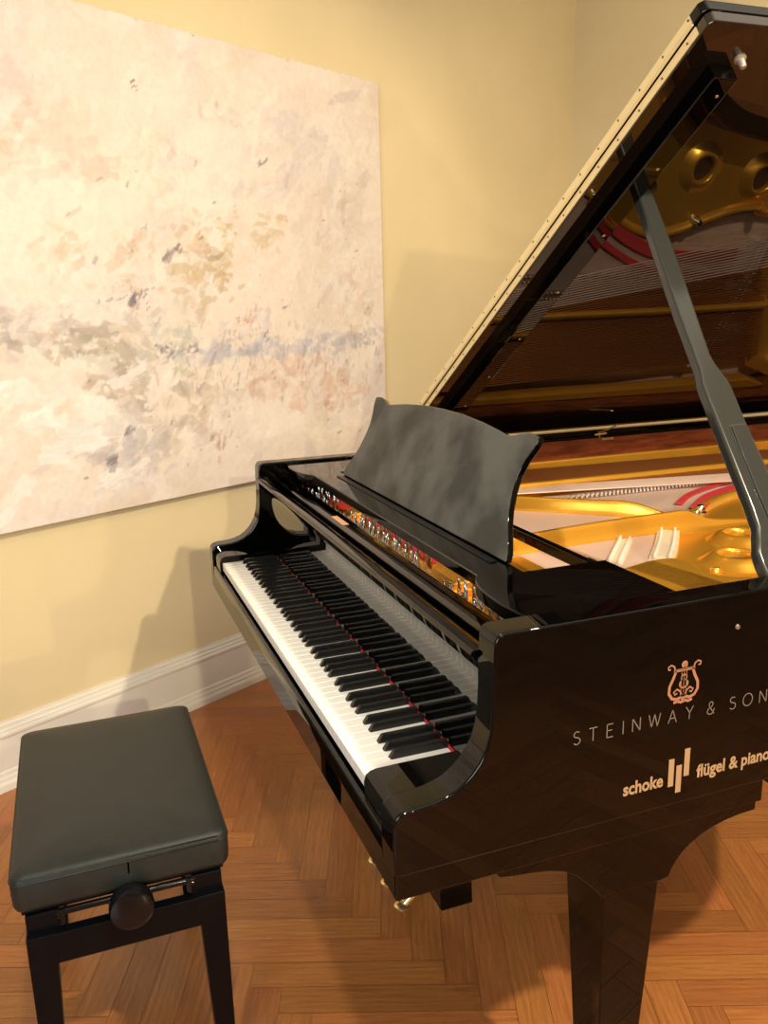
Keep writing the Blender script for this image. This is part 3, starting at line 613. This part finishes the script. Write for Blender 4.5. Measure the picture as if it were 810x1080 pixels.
for x in (-.075, .075): tube(bm, [(x, .355, .17), (x*1.1, .345, .40), (x*.9, .34, .635)], [.017, .013, .017], 12)
box(bm, -.13, .13, .30, .40, .60, .632)
LY = obj('pedal_lyre', bm, LAC, PIANO, smooth=35, bevel=.003)
for x in (-.088, .002, .092):
    bm = BM(); P = [(x, .33, .098), (x, .30, .095), (x, .272, .082), (x, .255, .068)]
    tube(bm, P, [.008, .009, .011, .012], 10)
    lathe(bm, [(0, -.006), (.014, -.006), (.019, -.002), (.019, .002), (.014, .006), (0, .007)], (x, .248, .064), n=16); obj('pedal', bm, BRASS, LY, smooth=50)
for x in (-.03, 0, .03):
    bm = BM(); tube(bm, [(x, .37, .17), (x, .37, .632)], .0035, 6); obj('pedal_rod', bm, BRASS, LY)
for s in (-1, 1):
    bm = BM(); tube(bm, [(s*.05, .39, .12), (s*.13, .60, .64)], .006, 6); obj('lyre_brace', bm, BRASS, LY)
bm = BM(); lathe(bm, [(.0045, 0), (.0035, .002), (0, .003)], (A, .543, .939), axis=(1, 0, 0), n=10); obj('side_pin', bm, CHROME, PIANO)

# ---- lettering on the treble side (local: y -> right, z -> up, raised .0004)
def ribbon(bm, pts, wd, x=A+.0008):
    P = [Vector((x, p[0], p[1])) for p in pts]
    L_, R_ = [], []
    for i, p in enumerate(P):
        t = (P[min(i+1, len(P)-1)]-P[max(i-1, 0)]).normalized(); nrm = Vector((1, 0, 0)).cross(t)
        L_.append(bm.verts.new(p+nrm*wd/2)); R_.append(bm.verts.new(p-nrm*wd/2))
    for i in range(len(P)-1): bm.faces.new((L_[i], R_[i], R_[i+1], L_[i+1]))
def arc(cx, cz, rx, rz, a0, a1, n=14): return [(cx+rx*math.cos(math.radians(lerp(a0, a1, k/n))), cz+rz*math.sin(math.radians(lerp(a0, a1, k/n)))) for k in range(n+1)]
GL = {'S': [arc(0, .75, .24, .22, 40, 180, 8)[:]+arc(0, .75, .24, .22, 190, 270, 5)+arc(0, .26, .27, .26, 90, -150, 12)],
 'T': [[(-.33, 1), (.33, 1)], [(0, 1), (0, 0)]], 'E': [[(-.22, 0), (-.22, 1)], [(-.22, 1), (.26, 1)], [(-.22, .53), (.2, .53)], [(-.22, 0), (.28, 0)]], 'I': [[(0, 0), (0, 1)]],
 'N': [[(-.32, 0), (-.32, 1)], [(-.32, 1), (.32, 0)], [(.32, 0), (.32, 1)]], 'W': [[(-.5, 1), (-.25, 0)], [(-.25, 0), (0, 1)], [(0, 1), (.25, 0)], [(.25, 0), (.5, 1)]],
 'A': [[(-.36, 0), (0, 1)], [(0, 1), (.36, 0)], [(-.22, .36), (.22, .36)]], 'Y': [[(-.32, 1), (0, .5)], [(.32, 1), (0, .5)], [(0, .5), (0, 0)]],
 'O': [arc(0, .5, .44, .5, 0, 360, 24)], '&': [[(.34, .0), (-.12, .66)]+arc(.03, .8, .17, .18, 200, -30, 10)+[(.1, .6), (-.12, .48)]+arc(.0, .25, .28, .25, 140, 330, 10)+[(.36, .42)]]}
hL = .0205
for ch, yc in zip('STEINWAY&SONS', (.267, .294, .322, .345, .368, .400, .432, .463, .502, .544, .573, .603, .632)):
    bm = BM()
    for st in GL[ch]: ribbon(bm, [(yc+p[0]*hL, .8055+p[1]*hL) for p in st], .0016)
    obj('lettering', bm, SILV, PIANO)
# lyre emblem above
bm = BM(); cx, cz, k = .449, .868, .0325
def em(pts, wd): ribbon(bm, [(cx+p[0]*k, cz+p[1]*k) for p in pts], wd)
for s in (-1, 1):
    em([(s*p[0], p[1]) for p in [(.10, -.72), (.35, -.80), (.62, -.72), (.80, -.45), (.78, -.10), (.60, .25), (.50, .50), (.52, .68)]], .0048)
    em([(s*p[0], p[1]) for p in [(.52, .68), (.58, .84), (.74, .93), (.90, .86), (.88, .72), (.76, .72)]], .0026)
    em([(s*p[0], p[1]) for p in [(.12, -.70), (.15, -.45), (.36, -.30), (.54, -.42), (.46, -.56), (.34, -.50)]], .0028)
    em([(s*.14, -.45), (s*.14, .62)], .0009)
em([(-.56, .58), (.56, .58)], .0024); em([(-.52, .66), (.52, .66)], .0012); em([(0, .6), (0, -.5)], .0009)
em(arc(0, .86, .10, .10, 0, 360, 12), .005); em([(0, .78), (0, .64)], .0022)
em(arc(0, .22, .15, .15, -60, 220, 10), .0026); em(arc(0, -.08, .22, .19, 130, 400, 14), .0028)
em([(-.12, -.58), (0, -.68), (.12, -.58)], .004); em([(0, -.6), (0, -.9)], .007); em([(-.52, -.94), (-.28, -.90), (-.12, -.98), (.12, -.92), (.3, -.98), (.52, -.92)], .0045)
obj('lyre_emblem', bm, ROSE, PIANO)['label'] = 'rose gold lyre emblem'
def textmesh(s, width, y0, z0, capz, off, name, m):
    c = bpy.data.curves.new(name, 'FONT'); c.body = s; c.size = 1; c.offset = off; c.resolution_u = 3
    o = bpy.data.objects.new(name, c); COL.objects.link(o); bpy.context.view_layer.update()
    me = bpy.data.meshes.new_from_object(o.evaluated_get(bpy.context.evaluated_depsgraph_get())); bpy.data.objects.remove(o)
    v = np.array([p.co[:] for p in me.vertices]); x0, x1 = v[:, 0].min(), v[:, 0].max()
    sx = width/(x1-x0); sz = capz/.73
    for p in me.vertices: p.co = Vector((A+.0008, y0+(p.co.x-x0)*sx, z0+p.co.y*sz))
    return link(name, me, m, PIANO)
textmesh('schoke', .0715, .350, .7035, .0215, .030, 'shop_lettering', TAN)
textmesh('fl\u00fcgel & piano', .143, .4835, .7035, .0215, .028, 'shop_lettering', TAN)
for (y0, y1, z0, z1) in ((.4305, .4405, .699, .745), (.4450, .4550, .686, .732), (.4590, .4690, .711, .757)):
    bm = BM(); bm.faces.new([bm.verts.new((A+.0008, a, b)) for a, b in ((y0, z0), (y1, z0), (y1, z1), (y0, z1))]); obj('logo_bar', bm, TAN, PIANO)

# ------------------------------------------------------------------ bench
BC = Vector((.036, -.352, 0))
BN = thing('piano_bench', 'black adjustable piano bench with padded leather seat and side knobs', 'bench', BC)
def rbox(hx, hy, z0, z1, r=.02, puff=.006, n=28):
    bm = BM(); bmesh.ops.create_grid(bm, x_segments=n, y_segments=n, size=1)
    for v in bm.verts:
        x, y = v.co.x, v.co.y
        e = (1-abs(x)**6)*(1-abs(y)**6)
        v.co = Vector((x*hx, y*hy, z1-.004+.004*min(1, e*3)+puff*(1-x*x)*(1-y*y)))
    return bm
hx, hy = .279, .183
def rrect(hx, hy, r, n=6):
    out = []
    for cx_, cy_, a0 in ((hx-r, hy-r, 0), (-hx+r, hy-r, 90), (-hx+r, -hy+r, 180), (hx-r, -hy+r, 270)):
        for k in range(n+1):
            a = math.radians(a0+90*k/n); out.append((cx_+r*math.cos(a), cy_+r*math.sin(a)))
    return out
bm = BM(); rings = []
for ins_, z in ((.012, .437), (.003, .440), (0, .448), (-.001, .47), (-.001, .492), (.0, .5005), (.003, .5045), (.010, .5085), (.03, .513), (.07, .517), (.12, .5195)):
    rings.append([bm.verts.new((x, y, z)) for x, y in rrect(hx-ins_, hy-ins_, max(.020-ins_*.3, .006) if ins_ < .02 else .02)])
for a, b in zip(rings[:-1], rings[1:]):
    for k in range(len(a)): bm.faces.new((a[k], a[(k+1) % len(a)], b[(k+1) % len(a)], b[k]))
bm.faces.new(rings[0][::-1]); bm.faces.new(rings[-1])
CU = obj('seat_cushion', bm, LEATHER, BN, smooth=80)
for z in (.4935, .5015):
    bm = BM(); P = [(x, y, z) for x, y in rrect(hx+.0008-(.0015 if z > .5 else 0), hy+.0008-(.0015 if z > .5 else 0), .02)]; P.append(P[0]); tube(bm, P, .0016, 6); obj('piping', bm, LEATHER, CU, smooth=180)
bm = BM(); box(bm, hx-.0002, hx+.0010, .006, .009, .445, .498); obj('seam', bm, LEATHER, CU)
# upper tray under the cushion
bm = BM()
box(bm, -hx+.012, hx-.012, -hy+.012, hy-.012, .4285, .4365)
for s in (-1, 1): box(bm, -hx+.014, hx-.006, min(s*.112, s*.166), max(s*.112, s*.166), .345, .4285)
obj('seat_frame', bm, SATIN, BN, bevel=.0015)
# lower frame with aprons and legs
fx, fy = .286, .168
for s in (-1, 1):
    bm = BM(); box(bm, s*fx-.022 if s > 0 else s*fx, s*fx if s > 0 else s*fx+.022, -fy+.046, fy-.046, .333, .391); obj('apron', bm, SATIN, BN, bevel=.0015)
    bm = BM(); box(bm, -fx+.046, fx-.046, s*fy-.022 if s > 0 else s*fy, s*fy if s > 0 else s*fy+.022, .333, .391); obj('apron', bm, SATIN, BN, bevel=.0015)
for sx in (-1, 1):
    for sy in (-1, 1):
        bm = BM(); rows = []
        for z, wd in ((.3925, .047), (.33, .046), (0.0, .032)):
            X0 = sx*fx; Y0 = sy*fy
            rows.append([bm.verts.new((x, y, z)) for x, y in ((X0, Y0), (X0-sx*wd, Y0), (X0-sx*wd, Y0-sy*wd), (X0, Y0-sy*wd))])
        for i in range(2):
            for k in range(4): bm.faces.new((rows[i][k], rows[i][(k+1) % 4], rows[i+1][(k+1) % 4], rows[i+1][k]))
        bm.faces.new(rows[0]); bm.faces.new(rows[-1][::-1]); obj('leg', bm, SATIN, BN, bevel=.0015)
BLKM = mat('black_plastic', (.004, .004, .005), .10, spec=.3)
for s in (1, -1):
    bm = BM(); lathe(bm, [(0, -.002), (.034, -.002), (.0375, .002), (.0385, .010), (.0385, .022), (.036, .028), (.028, .0305), (0, .031)], (s*.284, .006, .418), axis=(s, 0, 0), n=32); kn = obj('adjustment_knob', bm, BLKM, BN, smooth=35)
    bm = BM(); tube(bm, [(s*.20, .006, .424), (s*.285, .006, .424)], .008, 10); obj('knob_axle', bm, CHROME, kn)
    bm = BM()
    tube(bm, [(s*.268, -.118, .420), (s*.268, .118, .420)], .0065, 10); tube(bm, [(s*.255, -.118, .412), (s*.255, .118, .412)], .003, 8)
    R_ = obj('crossbar', bm, BLKM, BN, smooth=40)
    for t in (-.108, .108):
        bm = BM(); tube(bm, [(s*.272, t, .428), (s*.272, t, .400)], .005, 8); lathe(bm, [(0, 0), (.008, 0), (.008, .008), (0, .009)], (s*.268, t, .414), axis=(0, 1 if t > 0 else -1, 0), n=10); obj('crossbar_bracket', bm, BLKM, R_, smooth=40)
for t in (-.12, .12):
    bm = BM(); box(bm, -.24, .24, t-.003, t+.003, .395, .412); obj('scissor_arm', bm, SATIN, BN)
